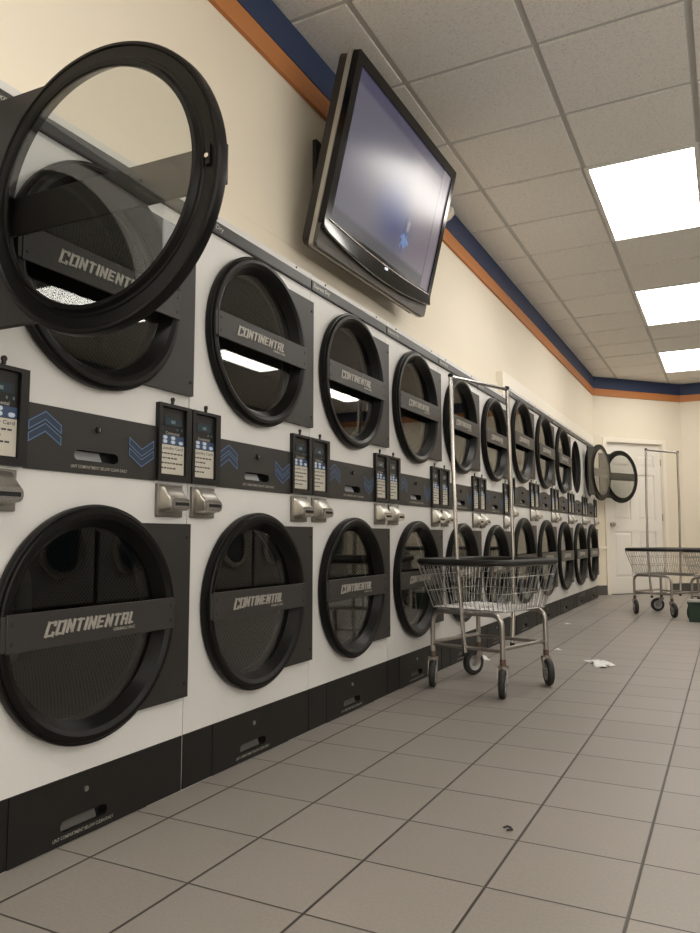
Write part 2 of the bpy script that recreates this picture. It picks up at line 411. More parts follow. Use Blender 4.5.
for ix, k in lights:
    o = tro = troffer() if tro is None else copy_tree(tro)
    o.location = (GX+(ix+1.5)*G0, GY+(k+1)*G0, CZ)
    tag(o, LAB.get((ix, k), 'fluorescent ceiling light panel outside the frame, seen only reflected in the door glass'), 'ceiling light', 'lit ceiling panels')

# far door, casing, chair rail, cove base
ang = math.atan2(dv.y, dv.x) - PI/2     # local +x out of the wall, +y along it
def dia_obj(mb, name, mats, **k):
    o = mb.build(name, mats, **k); o.location = (DIA[0].x, DIA[0].y, 0); o.rotation_euler = (0, 0, ang); return o
d0, d1, dh = .204, 1.136, 2.022
dm = MB()
holes = []
rows = [(.22, .83), (.99, 1.60), (1.71, 1.87)]; cols = [(d0+.115, d0+.40), (d1-.40, d1-.115)]
for z0, z1 in rows:
    for a, b in cols: holes.append(rect(a, z0, b, z1))
dm.plate(rect(d0, .008, d1, dh), holes, -.03, -.07)
for z0, z1 in rows:
    for a, b in cols:
        dm.box(-.066, a, z0, -.044, b, z1)
        e = .028; dm.add([(-.044,a+.012,z0+.012),(-.044,b-.012,z0+.012),(-.044,b-.012,z1-.012),(-.044,a+.012,z1-.012),(-.034,a+e+.012,z0+e+.012),(-.034,b-e-.012,z0+e+.012),(-.034,b-e-.012,z1-e-.012),(-.034,a+e+.012,z1-e-.012)],
                         [(4,5,6,7),(0,1,5,4),(1,2,6,5),(2,3,7,6),(3,0,4,7)])
door = struct(dia_obj(dm, 'door_1', 'door', smooth=0))
kb = MB(); kb.lathe([(0,.001),(0,.03),(.006,.03),(.01,.012),(.03,.011),(.034,.02),(.045,.028),(.058,.027),(.068,.017),(.07,.001)], (-.03, d0+.07, .93), 24, False)
kb.build('door_knob', 'chrome', door)
for z in (.3, 1.02, 1.78):
    h = MB(); h.box(-.032, d1-.002, z-.045, -.014, d1+.006, z+.045); h.cyl((-.018, d1+.001, z-.047), .006, .094, 'z', 10); h.build('hinge', 'zinc', door)
cs = MB(); cw = .058
cs.box(0, d0-.006-cw, 0, .018, d0-.006, dh+.006+cw); cs.box(0, d1+.006, 0, .018, d1+.006+cw, dh+.006+cw); cs.box(0, d0-.006, dh+.006, .018, d1+.006, dh+.006+cw)
cs.box(-.09, d0-.006, 0, 0, d0-.001, dh+.006); cs.box(-.09, d1+.001, 0, 0, d1+.006, dh+.006); cs.box(-.09, d0-.001, dh+.001, 0, d1+.001, dh+.006)
struct(dia_obj(cs, 'trim_5', 'creamtrim', bevel=.003))
th = MB(); th.box(-.11, d0, 0, .004, d1, .006); struct(dia_obj(th, 'trim_6', 'ink'))
bk = MB(); bk.box(-.12, d0-.006, 0, -.1, d1+.006, dh); struct(dia_obj(bk, 'trim_7', 'ink'))
rl = MB(); rl.box(0, .0, .60, .014, d0-.006-cw, .632); struct(dia_obj(rl, 'trim_8', 'creamtrim'))
bb = MB(); bb.box(0, .0, 0, .010, d0-.006-cw, .125); bb.box(0, d1+.006+cw, 0, .010, Ld, .125); struct(dia_obj(bb, 'baseboard_diagonal', 'cove'))
bb = MB(); bb.box(.957, 11.314, 0, XR, 11.324, .125); struct(bb.build('baseboard_far', 'cove'))
bb = MB(); bb.box(WX, YE+.02, 0, WX+.010, 10.21, .125); struct(bb.build('baseboard_left', 'cove'))

# ------------------------------------------------------------------ stacked dryers
def make_door(R, ph, dist, W, k):
    """origin on the hinge line at door-centre height; +x outward, door reaches to -y"""
    s = R/.305; c = (0, -dist, 0)
    P = [(-.002,.246),(-.008,.248),(-.009,.257),(-.004,.259),(.001,.262),(.001,.268),(.004,.270),(.004,.292),(.001,.295),(.002,.301),(.006,.304),(.022,.306),(.027,.3045),(.0285,.301),(.0285,.2975),(.034,.2965),(.037,.293),(.0375,.281),(.0355,.277),(.030,.268),(.006,.252)]
    d = MB(); d.lathe([(a, r*s) for a, r in P], c, 96); o = d.build('door', 'ring', smooth=24)
    g = MB(); g.lathe([(-.006,.0002),(-.006,.2478*s),(-.003,.2478*s),(-.003,.0002)], c, 72, False); g.build('door_glass', 'glass', o)
    # hinge plate hugging the ring
    r = .3035*s; a0 = math.asin(min(.97, ph/2/r))
    arc = [(-dist + r*math.cos(t), r*math.sin(t)) for t in [a0 - 2*a0*i/24 for i in range(25)]]
    hp = MB(); hp.plate([(-.004, ph/2)] + arc + [(-.004, -ph/2)], [], .020, .0045)
    for z in (-ph*.42, ph*.42): hp.cyl((.019, -.020, z), .005, .0035, 'x', 12, 1)
    hp.build('hinge_plate', ['dark', 'black'], o, smooth=0)
    bar = MB(); hb = .044*s
    bar.box(.036, -dist-.284*s, -hb, .044, -dist+.284*s, hb)
    bar.box(.0375, -dist-.296*s, -hb*.92, .042, -dist-.284*s, hb*.92)
    for y in (-.270, .270):
        for z in (-.022, .022): bar.cyl((.042, -dist+y*s, z*s), .0055, .003, 'x', 10, 1)
    bar.build('crossbar', ['bar', 'black'], o, bevel=.0015)
    tx = MB(); brand(tx, -dist-.027*s, .003, .300*s, .030*s, .0443, .0465); tx.build('brand_lettering', 'silver', o, smooth=0)
    lt = MB(); lt.box(-.002, -dist-.284*s, -.016, .003, -dist-.274*s, .024); lt.cyl((-.006, -dist-.279*s, .0), .0045, .006, 'x', 12, 1); lt.build('latch_strike', ['ring', 'chrome'], o)
    return o

def chevron(up, cy, cz, w, h):
    b = MB(); s = 1 if up else -1
    for k in range(2):
        zc = cz + s*(k*-.5*h + .25*h)*.9
        a, t = w/2, h*.30
        o_ = [(cy-a, zc-s*h*.28), (cy, zc+s*h*.16), (cy+a, zc-s*h*.28), (cy+a, zc-s*h*.28-s*t), (cy, zc+s*h*.16-s*t), (cy-a, zc-s*h*.28-s*t)]
        if not up: o_ = o_[::-1]
        e = .0028
        x = .0072
        b.add([(x, *q) for q in o_], [(5,4,1,0)[::-1] if 0 else (0,5,4,1), (1,4,3,2)] , 0)
        for i in range(6):
            (a0,b0),(a1,b1) = o_[i], o_[(i+1)%6]; d = math.hypot(a1-a0,b1-b0); ux,uz=(a1-a0)/d,(b1-b0)/d; t2=.0013
            b.add([(x+.0006, a0-uz*t2-ux*t2, b0+ux*t2-uz*t2),(x+.0006, a0+uz*t2-ux*t2, b0-ux*t2-uz*t2),(x+.0006, a1+uz*t2+ux*t2, b1-ux*t2+uz*t2),(x+.0006, a1-uz*t2+ux*t2, b1+ux*t2+uz*t2)], [(0,1,2,3)], 1)
    return b

def make_dryer(W, H, zl, zu, R, phl, phu, dist, z_srv, z_pan, zk, bump=False):
    """origin at the front left foot; face at x=0; doors returned for posing"""
    root = empty('stacked_dryer'); g = .0015; s = R/.305
    py0, py1 = .147/.7577*W, .605/.7577*W
    hr = .2625*s; cy = W - dist
    b = MB(); D = .78
    b.plate(rect(g, zk, W-g, H), [circ(cy, zl, hr), circ(cy, zu, hr), rect(py0+.02, z_srv[0]+.015, py1-.02, z_srv[1]-.015)], 0, -.003)
    b.box(-D, g, .02, -.003, g+.004, H-.002); b.box(-D, W-g-.004, .02, -.003, W-g, H-.002); b.box(-D, g, H-.006, -.003, W-g, H-.002); b.box(-D-.004, g, .02, -D, W-g, H-.002)
    b.box(-D, g, .02, -.003, W-g, .024); b.box(-.02, g, 0, -.004, W-g, .02)
    b.build('cabinet', 'enamel', root, smooth=0)
    for z in (zl, zu):
        d = MB(); rd = min(.34*s, cy-.01, W-cy-.01)
        prof = [(-.0035, hr+.012), (-.0035, hr), (-.05, hr), (-.051, hr-.012), (-.058, hr-.012), (-.060, rd), (-.62, rd), (-.66, rd*.8), (-.66, .001)]
        n = 64; pl = len(prof)
        vs = []; 
        d.lathe(prof, (0, cy, z), n, False)
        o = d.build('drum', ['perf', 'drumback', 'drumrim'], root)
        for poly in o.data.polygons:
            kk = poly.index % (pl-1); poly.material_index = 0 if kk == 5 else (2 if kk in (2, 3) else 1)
        uvl = o.data.uv_layers.new(name='UVMap'); cum = [0]
        for (a0, r0), (a1, r1) in zip(prof[:-1], prof[1:]): cum.append(cum[-1] + math.hypot(a1-a0, r1-r0))
        for poly in o.data.polygons:
            i = poly.index // (pl-1); kk = poly.index % (pl-1)
            for li, vi in zip(poly.loop_indices, poly.vertices):
                ii, kv = vi // pl, vi % pl
                if ii == 0 and i == n-1: ii = n
                if kk == pl-2 or prof[kk+1][0] == -.66:
                    t = 2*PI*ii/n; rr = prof[kv][1]; uvl.data[li].uv = (rr*math.cos(t), rr*math.sin(t))
                else: uvl.data[li].uv = (2*PI*ii/n*rd, cum[kv])
    doors = []
    for z, ph in ((zl, phl), (zu, phu)):
        dd = make_door(R, ph, dist, W, s); dd.parent = root; dd.location = (0, W, z); doors.append(dd)
    # service panel between the doors
    z0, z1 = z_srv; cz = (z0+z1)/2; hy = (py0+py1)/2
    sl = stadium(hy-.078, z0+.034, hy+.078, z0+.062)
    sp = MB(); 
    out = rect(py0, z0, py1, z1)
    if bump: out = [(py0,z0),(py1,z0),(py1,z1)] + [(hy+.13*math.cos(a), z1+.016*math.sin(a)) for a in [PI*i/10 for i in range(11)]] + [(py0,z1)]
    sp.plate(out, [sl], .0062, .0005); spo = sp.build('service_panel', 'dark', root, smooth=0)
    pk = MB(); pk.box(-.030, hy-.085, z0+.028, -.026, hy+.085, z0+.068); pk.box(-.026, hy-.085, z0+.028, .0004, hy-.081, z0+.068); pk.box(-.026, hy+.081, z0+.028, .0004, hy+.085, z0+.068)
    pk.box(-.026, hy-.085, z0+.064, .0004, hy+.085, z0+.068); pk.box(-.026, hy-.085, z0+.028, .0004, hy+.085, z0+.032)
    pk.add([(-.010,hy-.0785,z0+.060),(-.010,hy+.022,z0+.060),(.001,hy+.022,z0+.036),(.001,hy-.0785,z0+.036)], [(0,3,2,1),(0,1,2,3)], 1)
    pk.build('handle_slot', ['black', 'slotmetal'], spo)
    lk = MB(); lk.cyl((.006, hy+.0, cz+.040), .009, .008, 'x', 16); lk.box(.014, hy-.001, cz+.035, .0145, hy+.001, cz+.045, 1); lk.build('lock', ['black', 'zinc'], spo)
    chevron(True, py0+.056, z1-.042, .098, .066).build('chevron', ['chevron', 'chevline'], spo, smooth=0)
    chevron(False, py1-.062, z0+.062, .098, .066).build('chevron', ['chevron', 'chevline'], spo, smooth=0)
    tx = MB(); text_into(tx, 'LINT COMPARTMENT BELOW CLEAN DAILY', hy+.012, z0+.018, .200, .0085, .0068, bold=.01); tx.build('warning_lettering', 'silver', spo, smooth=0)
    # the two control panels, coin boxes and key locks beside the seams
    for side in (0, 1):
        a, bb = (.003, py0-.001) if side == 0 else (py1+.001, W-.003)
        q0, q1 = z_pan; m = MB(); ww = bb-a; f0, f1 = a+.013, bb-.024
        m.plate(rect(a, q0, bb, q1), [rect(f0, q0+.018, f1, q1-.010)], .024, .0005); m.box(.0005, f0, q0+.018, .014, f1, q1-.010)
        po = m.build('control_panel', 'panel', root, smooth=0, bevel=.0015); po.location.x = -.008
        hh = q1-q0; Z = lambda t: q1 - t*hh; cyp = (f0+f1)/2; fw = f1-f0
        ds = MB(); ds.box(.014, cyp-fw*.33, Z(.275), .0155, cyp+fw*.36, Z(.165)); ds.box(.0155, cyp-fw*.08, Z(.245), .0158, cyp+fw*.10, Z(.205), 1)
        for t in (-.42, .20, .38): ds.box(.014, cyp+t*fw-.0015, Z(.33), .0144, cyp+t*fw+.003, Z(.30), 1)
        ds.build('display', ['display', 'dispseg'], po)
        hd = MB(); text_into(hd, 'Continental', cyp, Z(.375), fw*.55, .0095, .0145, bold=.01); hd.build('panel_lettering', 'silver', po, smooth=0)
        bl = MB(); bl.box(.014, f0+.001, Z(.522), .0146, f1-.001, Z(.405)); bl.build('button_strip', 'bluebar', po)
        for r_, cl in ((.435, (0, 1)), (.488, (0, 1, 2))):
            for c_ in cl:
                bt = MB(); yy = f0 + fw*(.19+.32*c_); bt.plate(stadium(yy-.009, Z(r_)-.0052, yy+.009, Z(r_)+.0052, 6), [], .0175, .0146); bt.build('button', 'button', po)
        lb = MB(); lb.box(.014, f0+.001, Z(.905), .0148, f1-.001, Z(.527))
        text_into(lb, 'Laundry Card', cyp, Z(.575), fw*.86, .0125, .0151, 1, bold=.012)
        for t, wd_ in ((.64, .85), (.70, .6), (.765, .8), (.83, .55)):
            rr = random.Random(t); yy = f0+.006
            while yy < f0 + fw*wd_:
                l = rr.uniform(.006, .016); lb.box(.0148, yy, Z(t)-.0022, .0150, min(yy+l, f1-.004), Z(t)+.0022, 1); yy += l+.003
        lb.build('instruction_label', ['label', 'ink'], po)
        kl = MB(); yk = a + ww*(.55 if side == 0 else .48); kl.plate(stadium(yk-.007, q1+.010, yk+.007, q1+.0245, 8), [], .006, 0); kl.box(.0, yk-.0045, q1+.004, .005, yk+.0045, q1+.015); kl.build('key_lock', 'black', root)
        # coin box
        c0 = a+.008 if side == 0 else a+.004
        cw_ = .112; zt = q0-.009; zb = zt-.098
        cm = MB(); cm.box(.0005, c0, zb, .012, c0+cw_, zt)
        co = cm.build('coin_box', 'coinplate', root, bevel=.002)
        c1, c2 = c0+.012, c0+cw_-.004
        bd = MB(); sec = [(.012, c1-.004, c2-.014, zb+.014, zt-.004), (.024, c1, c2-.012, zb+.016, zt-.008), (.034, c1+.003, c2-.007, zb+.018, zt-.028), (.046, c1+.004, c2-.004, zb+.020, zt-.042)]
        vs = []
        for x, ya, yb, za, zz in sec:
            r_ = .010
            ring = []
            for (cyy, czz, st) in ((yb-r_, zz-r_, 0), (ya+r_, zz-r_, 1), (ya+r_, za+r_, 2), (yb-r_, za+r_, 3)):
                for i in range(4): t = st*PI/2 + i/3*PI/2; ring.append((x, cyy+r_*math.cos(t), czz+r_*math.sin(t)))
            vs += ring
        fs = []
        for i in range(3):
            for j in range(16): l = (j+1) % 16; fs.append((i*16+j, (i+1)*16+j, (i+1)*16+l, i*16+l))
        fs.append(tuple(48+j for j in range(16)))
        bd.add(vs, fs); bd.build('coin_chute', 'coin', co, smooth=50)
        ft = MB(); fy0, fy1, fz0, fz1 = c1+.004, c2-.004, zb+.020, zt-.042
        ft.plate(stadium(fy0+.002, fz0+.001, fy1-.002, fz1-.001), [rect(fy0+.018, (fz0+fz1)/2-.005, fy1-.010, (fz0+fz1)/2+.005)], .051, .0462); ft.build('coin_bezel', 'chrome', co, smooth=0)
        sl_ = MB(); sl_.box(.0463, fy0+.016, (fz0+fz1)/2-.006, .0468, fy1-.008, (fz0+fz1)/2+.006); sl_.build('coin_slot', 'black', co)
    # kick plates and lint panel
    for a, bb, nm in ((.003, py0-.001, 'kick_plate'), (py1+.001, W-.003, 'kick_plate')):
        k_ = MB(); k_.box(-.004, a, .004, .001, bb, zk-.001); k_.build(nm, 'kick', root, bevel=.001)
    sl = stadium(hy-.078, .034, hy+.078, .062)
    lp = MB(); lp.plate(rect(py0, .004, py1, zk-.001), [sl], .0025, -.004); lpo = lp.build('lint_panel', 'kick', root, smooth=0)
    pk = MB(); pk.box(-.034, hy-.085, .028, -.030, hy+.085, .068); pk.box(-.030, hy-.085, .062, -.004, hy+.085, .068); pk.box(-.030, hy-.085, .028, -.004, hy+.085, .034); pk.box(-.030, hy-.085, .028, -.004, hy-.079, .068); pk.box(-.030, hy+.079, .028, -.004, hy+.085, .068)
    pk.add([(-.012,hy-.0785,.060),(-.012,hy+.045,.060),(-.003,hy+.045,.036),(-.003,hy-.0785,.036)], [(0,3,2,1),(0,1,2,3)], 1)
    pk.build('handle_slot', ['black', 'slotdim'], lpo)
    lk = MB(); lk.cyl((.0025, hy, zk-.045), .007, .005, 'x', 14); lk.build('lock', 'zinc', lpo)
    tx = MB(); text_into(tx, 'LINT COMPARTMENT BELOW CLEAN DAILY', hy, .022, .200, .0085, .0030, bold=.01); tx.build('warning_lettering', 'silver', lpo, smooth=0)
    # header strip with the model name and capping screws
    hd = MB(); hd.box(.0003, .006, H-.064, .007, W-.006, H-.024); hd.box(.0003, .006, H-.069, .010, W-.006, H-.064, 1); hdo = hd.build('header_strip', ['header', 'black'], root)
    tx = MB(); text_into(tx, 'Express Dry', .012+.075, H-.044, .140, .022, .0075, shear=.25, bold=.012); tx.build('header_lettering', 'silver', hdo, smooth=0)
    cp = MB(); cp.box(.0003, .002, H-.021, .004, W-.002, H)
    for y in (.12, W-.12): cp.cyl((.004, y, H-.011), .004, .003, 'x', 10, 1)
    cp.build('top_cap', ['enamel', 'black'], root)
    return root, doors

def pose(root, up=None, lo=None):
    ds = [c_ for c_ in root.children if c_.name.split('.')[0] == 'door']
    ds.sort(key=lambda o: o.location.z)
    if up is not None: ds[1].rotation_euler.z = math.radians(up)
A, _ = make_dryer(W1, H1, .542, 1.462, .305, .520, .520, .386, (.927, 1.089), (.929, 1.163), .165)
Bd, _ = make_dryer(W2, H2, .572, 1.542, .343, .570, .570, .43, (1.002, 1.155), (1.004, 1.224), .153, True)
LABD = ['white stacked dryer cut by the left edge, its upper door swung open toward the camera',
 'nearest stacked dryer in full, its upper door seen through the big open door',
 'white stacked dryer between the big open door and the television',
 'white stacked dryer directly below the left part of the television',
 'white stacked dryer below the right end of the television, left of the cart',
 'white stacked dryer right behind the left hanger post of the nearest cart',
 'last of the shorter stacked dryers, left of the right hanger post of the cart',
 'first of the five taller stacked dryers, right of the cart\'s right hanger post',
 'second of the five taller stacked dryers, both doors closed',
 'third of the five taller stacked dryers, left of the one with an open door',
 'taller stacked dryer second from the far end, its upper door swung back open',
 'last stacked dryer beside the white room door, its upper door swung open over that door']
for i in range(12):
    if i < 7: o = A if i == 1 else copy_tree(A); o.location = (0, Y0+(i-1)*W1, 0)
    else: o = Bd if i == 7 else copy_tree(Bd); o.location = (0, YS2+(i-7)*W2, 0)
    tag(o, LABD[i], 'dryer', 'stacked dryers along the left wall')
    up = {0: 92, 10: 169, 11: 150}.get(i)
    pose(o, up)
    if up:
        for c_ in o.children:
            if c_.name.split('.')[0] == 'door' and c_.location.z > 1: 
                c_.location.x = .0 if i == 0 else .065
                if i == 0: c_.location.z += .010; c_.location.y -= .035

# ------------------------------------------------------------------ television
cy_, sy_ = math.cos(.01106), math.sin(.01106)
TVC = Vector((.1935, 3.0759, 2.3512))
Rm = Matrix.Rotation(.01106, 4, 'Z') @ Matrix.Rotation(.2442, 4, 'Y') @ Matrix.Rotation(.0208, 4, 'X')
tv = empty('wall_television'); tv.matrix_world = Matrix.Translation(TVC) @ Rm
tag(tv, 'large flat television tilted down from the cream wall above the dryers', 'television')
def rrect(y0, z0, y1, z1, r, n=5):
    o = []
    for cyy, czz, st in ((y1-r, z1-r, 0), (y0+r, z1-r, 1), (y0+r, z0+r, 2), (y1-r, z0+r, 3)):
        for i in range(n+1): t = st*PI/2 + i/n*PI/2; o.append((cyy+r*math.cos(t), czz+r*math.sin(t)))
    return o
SW, SH = .55, .3094
L_, R_, T_, Bt = -.597, .590, .354, -.405
bz = MB(); bz.plate(rrect(L_, Bt+.045, R_, T_, .012), [rect(-SW, -SH, SW, SH)], .008, -.022); bz.build('bezel', 'tvblack', tv, smooth=0, bevel=.003)
sc = MB(); sc.box(-.012, -SW-.002, -SH-.002, .001, SW+.002, SH+.002); sc.build('screen', 'screen', tv, smooth=0)
# lower chin: a bowed gloss lip over a grey-bronze skirt
def bow(y): return 1 - (y/.6)**2
ch = MB(); n = 28; vs = []
for i in range(n+1):
    y = L_ + (R_-L_)*i/n; sg = .040*bow(y)
    vs += [(.008, y, -SH-.010), (.012, y, -.345-sg*.25), (.018, y, -.362-sg), (.008, y, -.366-sg), (-.020, y, -.350)]
ch.add(vs, [(i*5+k, i*5+(k+1) % 5, (i+1)*5+(k+1) % 5, (i+1)*5+k) for i in range(n) for k in range(5)] + [(0,1,2,3,4)[::-1], tuple(n*5+k for k in range(5))])
ch.build('chin_lip', 'tvblack', tv, smooth=60)
sk = MB(); sk.plate(rrect(L_-.004, Bt-.030, R_+.004, -.335, .02), [], -.004, -.04); sk.build('chin_skirt', 'tvskirt', tv, smooth=0, bevel=.006)
ln = MB(); ln.tube([(.010, L_+.035+(R_-L_-.07)*i/20, -SH-.006-.016*bow(L_+(R_-L_)*i/20)) for i in range(21)], .0022, 6); ln.build('chrome_line', 'chrome', tv)
ln = MB(); ln.tube([(.0125, L_+.01+(R_-L_-.02)*i/20, -.365-.041*bow(L_+(R_-L_)*i/20)) for i in range(21)], .0018, 6); ln.build('chrome_line', 'tvsilver', tv)
sv = MB(); sv.plate(rrect(L_-.007, Bt-.034, R_+.007, T_+.006, .018), [rect(L_+.03, Bt+.02, R_-.03, T_-.03)], -.021, -.040); sv.build('silver_edge', 'tvsilver', tv, smooth=0, bevel=.002)
bk = MB(); bk.plate(rrect(L_+.002, Bt-.022, R_-.002, T_-.004, .03), [], -.041, -.080); bk.plate(rrect(L_+.09, Bt+.06, R_-.09, T_-.06, .05), [], -.080, -.125); bk.build('back_shell', 'tvback', tv, smooth=0, bevel=.008)
ld = MB(); ld.plate(stadium(-.008, -.350, .018, -.340, 6), [], .0165, .011); ld.build('power_light', 'led', tv)
sb = MB(); sb.box(.0085, -.575, -.345, .0095, -.560, -.333); sb.box(.0085, -.572, -.318, .0095, -.566, -.322); sb.build('corner_badge', 'silver', tv)
br = MB(); br.box(-.155, -.25, -.20, -.125, -.20, .20); br.box(-.155, .20, -.20, -.125, .25, .20); br.box(-.165, -.30, .02, -.150, .30, .07); br.build('mount_bracket', 'black', tv)
wm = MB(); wm.box(WX+.001, 2.70, 2.20, WX+.02, 3.45, 2.50); wmx = WX+.02
wm.box(WX+.018, 2.95, 2.24, .035, 3.00, 2.29); wm.box(WX+.018, 3.15, 2.24, .035, 3.20, 2.29)
wmo = wm.build('wall_plate', 'black'); wmo.parent = tv; wmo.matrix_parent_inverse = tv.matrix_world.inverted()

# white fixture just behind the television's right edge
fx = MB(); fx.lathe([(0,.001),(0,.055),(.02,.055),(.05,.045),(.075,.025),(.08,.001)], (0,0,0), 24, False); fxo = fx.build('wall_fixture', 'creamtrim'); fxo.location = (WX+.024, 4.30, 2.80)
tag(fxo, 'small rounded off-white wall fixture peeking out behind the television\'s right edge', 'wall fixture')

# ------------------------------------------------------------------ laundry carts
def rrect3(w_, l_, z, r, n=6):
    o = []
    for cx_, cy2, st in ((w_/2-r, l_/2-r, 0), (-w_/2+r, l_/2-r, 1), (-w_/2+r, -l_/2+r, 2), (w_/2-r, -l_/2+r, 3)):
        for i in range(n+1): t = st*PI/2 + i/n*PI/2; o.append((cx_+r*math.cos(t), cy2+r*math.sin(t), z))
    return o
CW, CLn = .411, .433
def make_cart(wheel_yaws, lean=.045, lean2=0., zt3=1.585):
    root = empty('laundry_cart')
    zt, zb = .637, .398; rim = (.515, .605); bot = (.435, .410)
    r = MB(); r.tube(rrect3(*rim, zt, .075), .0145, 10, True); r.build('bumper_rim', 'rubber', root)
    b = MB(); top = rrect3(rim[0]-.012, rim[1]-.012, zt, .045, 6); bt = rrect3(*bot, zb, .03, 6)
    b.tube(rrect3(rim[0]-.006, rim[1]-.006, zt-.018, .045), .003, 6, True)
    b.tube(bt, .0028, 6, True)
    def side(p, q, n, a, c_):     # wires from bottom edge p->q to top edge a->c_
        for i in range(n+1):
            t = i/n; A_ = Vector(p).lerp(Vector(q), t); B_ = Vector(a).lerp(Vector(c_), t)
            b.tube([A_, A_.lerp(B_, .5), B_], .0017, 5)
    bw, bl_ = bot[0]/2-.012, bot[1]/2-.012; tw, tl = rim[0]/2-.022, rim[1]/2-.022; zz = zt-.012
    bx, by = bot[0]/2, bot[1]/2; tx_, ty_ = rim[0]/2-.004, rim[1]/2-.004
    side((-bw,-by,zb), (bw,-by,zb), 16, (-tw,-ty_,zz), (tw,-ty_,zz)); side((-bw,by,zb), (bw,by,zb), 16, (-tw,ty_,zz), (tw,ty_,zz))
    side((-bx,-bl_,zb), (-bx,bl_,zb), 16, (-tx_,-tl,zz), (-tx_,tl,zz)); side((bx,-bl_,zb), (bx,bl_,zb), 16, (tx_,-tl,zz), (tx_,tl,zz))
    for t in (.36, .70): b.tube(rrect3(bot[0]+(rim[0]-bot[0])*t, bot[1]+(rim[1]-bot[1])*t, zb+(zt-zb)*t, .035), .0018, 5, True)
    for i in range(17): x = -bw + 2*bw*i/16; b.tube([(x,-by,zb+.002),(x,by,zb+.002)], .0017, 5)
    for i in range(13): y = -bl_ + 2*bl_*i/12; b.tube([(-bx,y,zb-.002),(bx,y,zb-.002)], .0017, 5)
    b.build('wire_basket', 'wire', root)
    R0 = .0125
    for s in (-1, 1):
        y = s*CLn/2; arc = .055; zt2 = zb-.016
        pts = [(-CW/2, y, .148), (-CW/2, y, zt2-arc)] + [(-CW/2+arc-arc*math.cos(a), y, zt2-arc+arc*math.sin(a)) for a in [PI/2*i/7 for i in range(1, 8)]]
        pts += [(CW/2-arc+arc*math.sin(a), y, zt2-arc+arc*math.cos(a)) for a in [PI/2*i/7 for i in range(0, 8)]] + [(CW/2, y, .148)]
        f = MB(); f.tube(pts, R0, 10); f.build('leg_frame', 'zinc', root)
    for a, c_, z in (((-CW/2,-CLn/2), (CW/2,-CLn/2), .212), ((-CW/2,CLn/2), (CW/2,CLn/2), .212), ((-CW/2,-CLn/2), (-CW/2,CLn/2), .222), ((CW/2,-CLn/2), (CW/2,CLn/2), .222)):
        f = MB(); f.tube([(*a, z), (*c_, z)], .0095, 8); f.build('rail', 'zinc', root)
    # hanger bar: two posts from the end rails, over the basket
    h = MB(); yo = CLn/2+.012
    pts = [(0, -yo-.002, .182), (0, -yo-.028, zb), (-lean*.2, -yo-.045, zt), (-lean*.6, -yo-.045, 1.1), (-lean, -yo-.03, zt3)]
    h.tube(pts, .0105, 10); h.tube([(0, yo+.002, .182), (0, yo+.025, zb), (0, yo+.03, zt), (lean2*.5, yo+.02, 1.1), (lean2, yo+.0, zt3)], .0105, 10)
    h.tube([(-lean, -yo-.03, zt3), (lean2, yo, zt3)], .0095, 8)
    h.build('hanger_bar', 'chrome', root)
    cl = MB()
    for x, y, z in ((-.0, -yo-.002, .182), (.0, yo+.002, .182)): cl.cyl((x, y, z-.012), .0125, .02, 'z', 12)
    for x, y in ((-lean, -yo-.03), (lean2, yo)): cl.lathe([(-.004,.001),(-.004,.012),(.006,.0145),(.014,.011),(.017,.001)], (x, y, zt3+.002), 14, False, 0, 'z')
    cl.build('post_caps', 'black', root)
    for (x, y), yaw in zip(((-CW/2,-CLn/2), (CW/2,-CLn/2), (CW/2,CLn/2), (-CW/2,CLn/2)), wheel_yaws):
        c = MB(); R = .068; K = R/.0615
        c.cyl((0,0,.142), .0145, .034, 'z', 12, 1); c.cyl((0,0,.134), .026, .011, 'z', 16)
        for s in (-1, 1):
            P = [(s*.023, .022, .137), (s*.023, -.026, .137), (s*.023, -.056, R+.013), (s*.023, -.050, R-.013), (s*.023, -.032, R-.013), (s*.023, .0, R+.038)]
            Q = [(q[0]-s*.0028, q[1], q[2]) for q in P]
            c.add(P+Q, [(0,1,2,3,4,5) , (6,11,10,9,8,7)] + [(i, (i+1)%6, 6+(i+1)%6, 6+i) for i in range(6)])
        c.box(-.023, -.026, .132, .023, .022, .137); c.cyl((-.026, -.042, R), .0065, .052, 'x', 10)
        co = c.build('caster', ['zinc', 'rust'], root); co.location = (x, y, 0); co.rotation_euler = (0,0,yaw)
        wh = MB(); wh.lathe([(a*K, r*K) for a, r in [(-.014,.038),(-.015,.052),(-.012,.0585),(-.005,.0615),(.005,.0615),(.012,.0585),(.015,.052),(.014,.038)]], (0,-.042,R), 32, False, 0)
        wh.lathe([(a*K, r*K) for a, r in [(-.0145,.001),(-.0165,.012),(-.010,.018),(-.0125,.036),(-.014,.038)]], (0,-.042,R), 32, False, 1); wh.lathe([(a*K, r*K) for a, r in [(.014,.038),(.0125,.036),(.010,.018),(.0165,.012),(.0145,.001)]], (0,-.042,R), 32, False, 1)
        wh.build('wheel', ['rubber', 'hub'], co)
    return root
c1 = make_cart([.55, .45, .75, -.25]); c1.location = (.366, 3.836, 0); c1.rotation_euler = (0,0,-.266)
tag(c1, 'chrome wire laundry cart with black rim standing close to the dryers', 'laundry cart')
c2 = make_cart([.85, .95, .5, -.65], -.015, .035, 1.615); c2.location = (.920, 8.05, 0); c2.rotation_euler = (0,0,-.527)
tag(c2, 'far wire laundry cart with a hanger bar, in front of the white door', 'laundry cart')
c3 = copy_tree(c2); c3.location = (1.456, 7.742, 0); c3.rotation_euler = (0,0,-.527)
tag(c3, 'far wire laundry cart cut by the right edge, behind the green bin', 'laundry cart')
for cc, yw in ((c2, [.85, .95, .5, -.65]), (c3, [.2, .1, .5, .4])):
    cs_ = [q for q in cc.children if q.name.split('.')[0] == 'caster']
    for q, a in zip(cs_, yw): q.rotation_euler.z = a

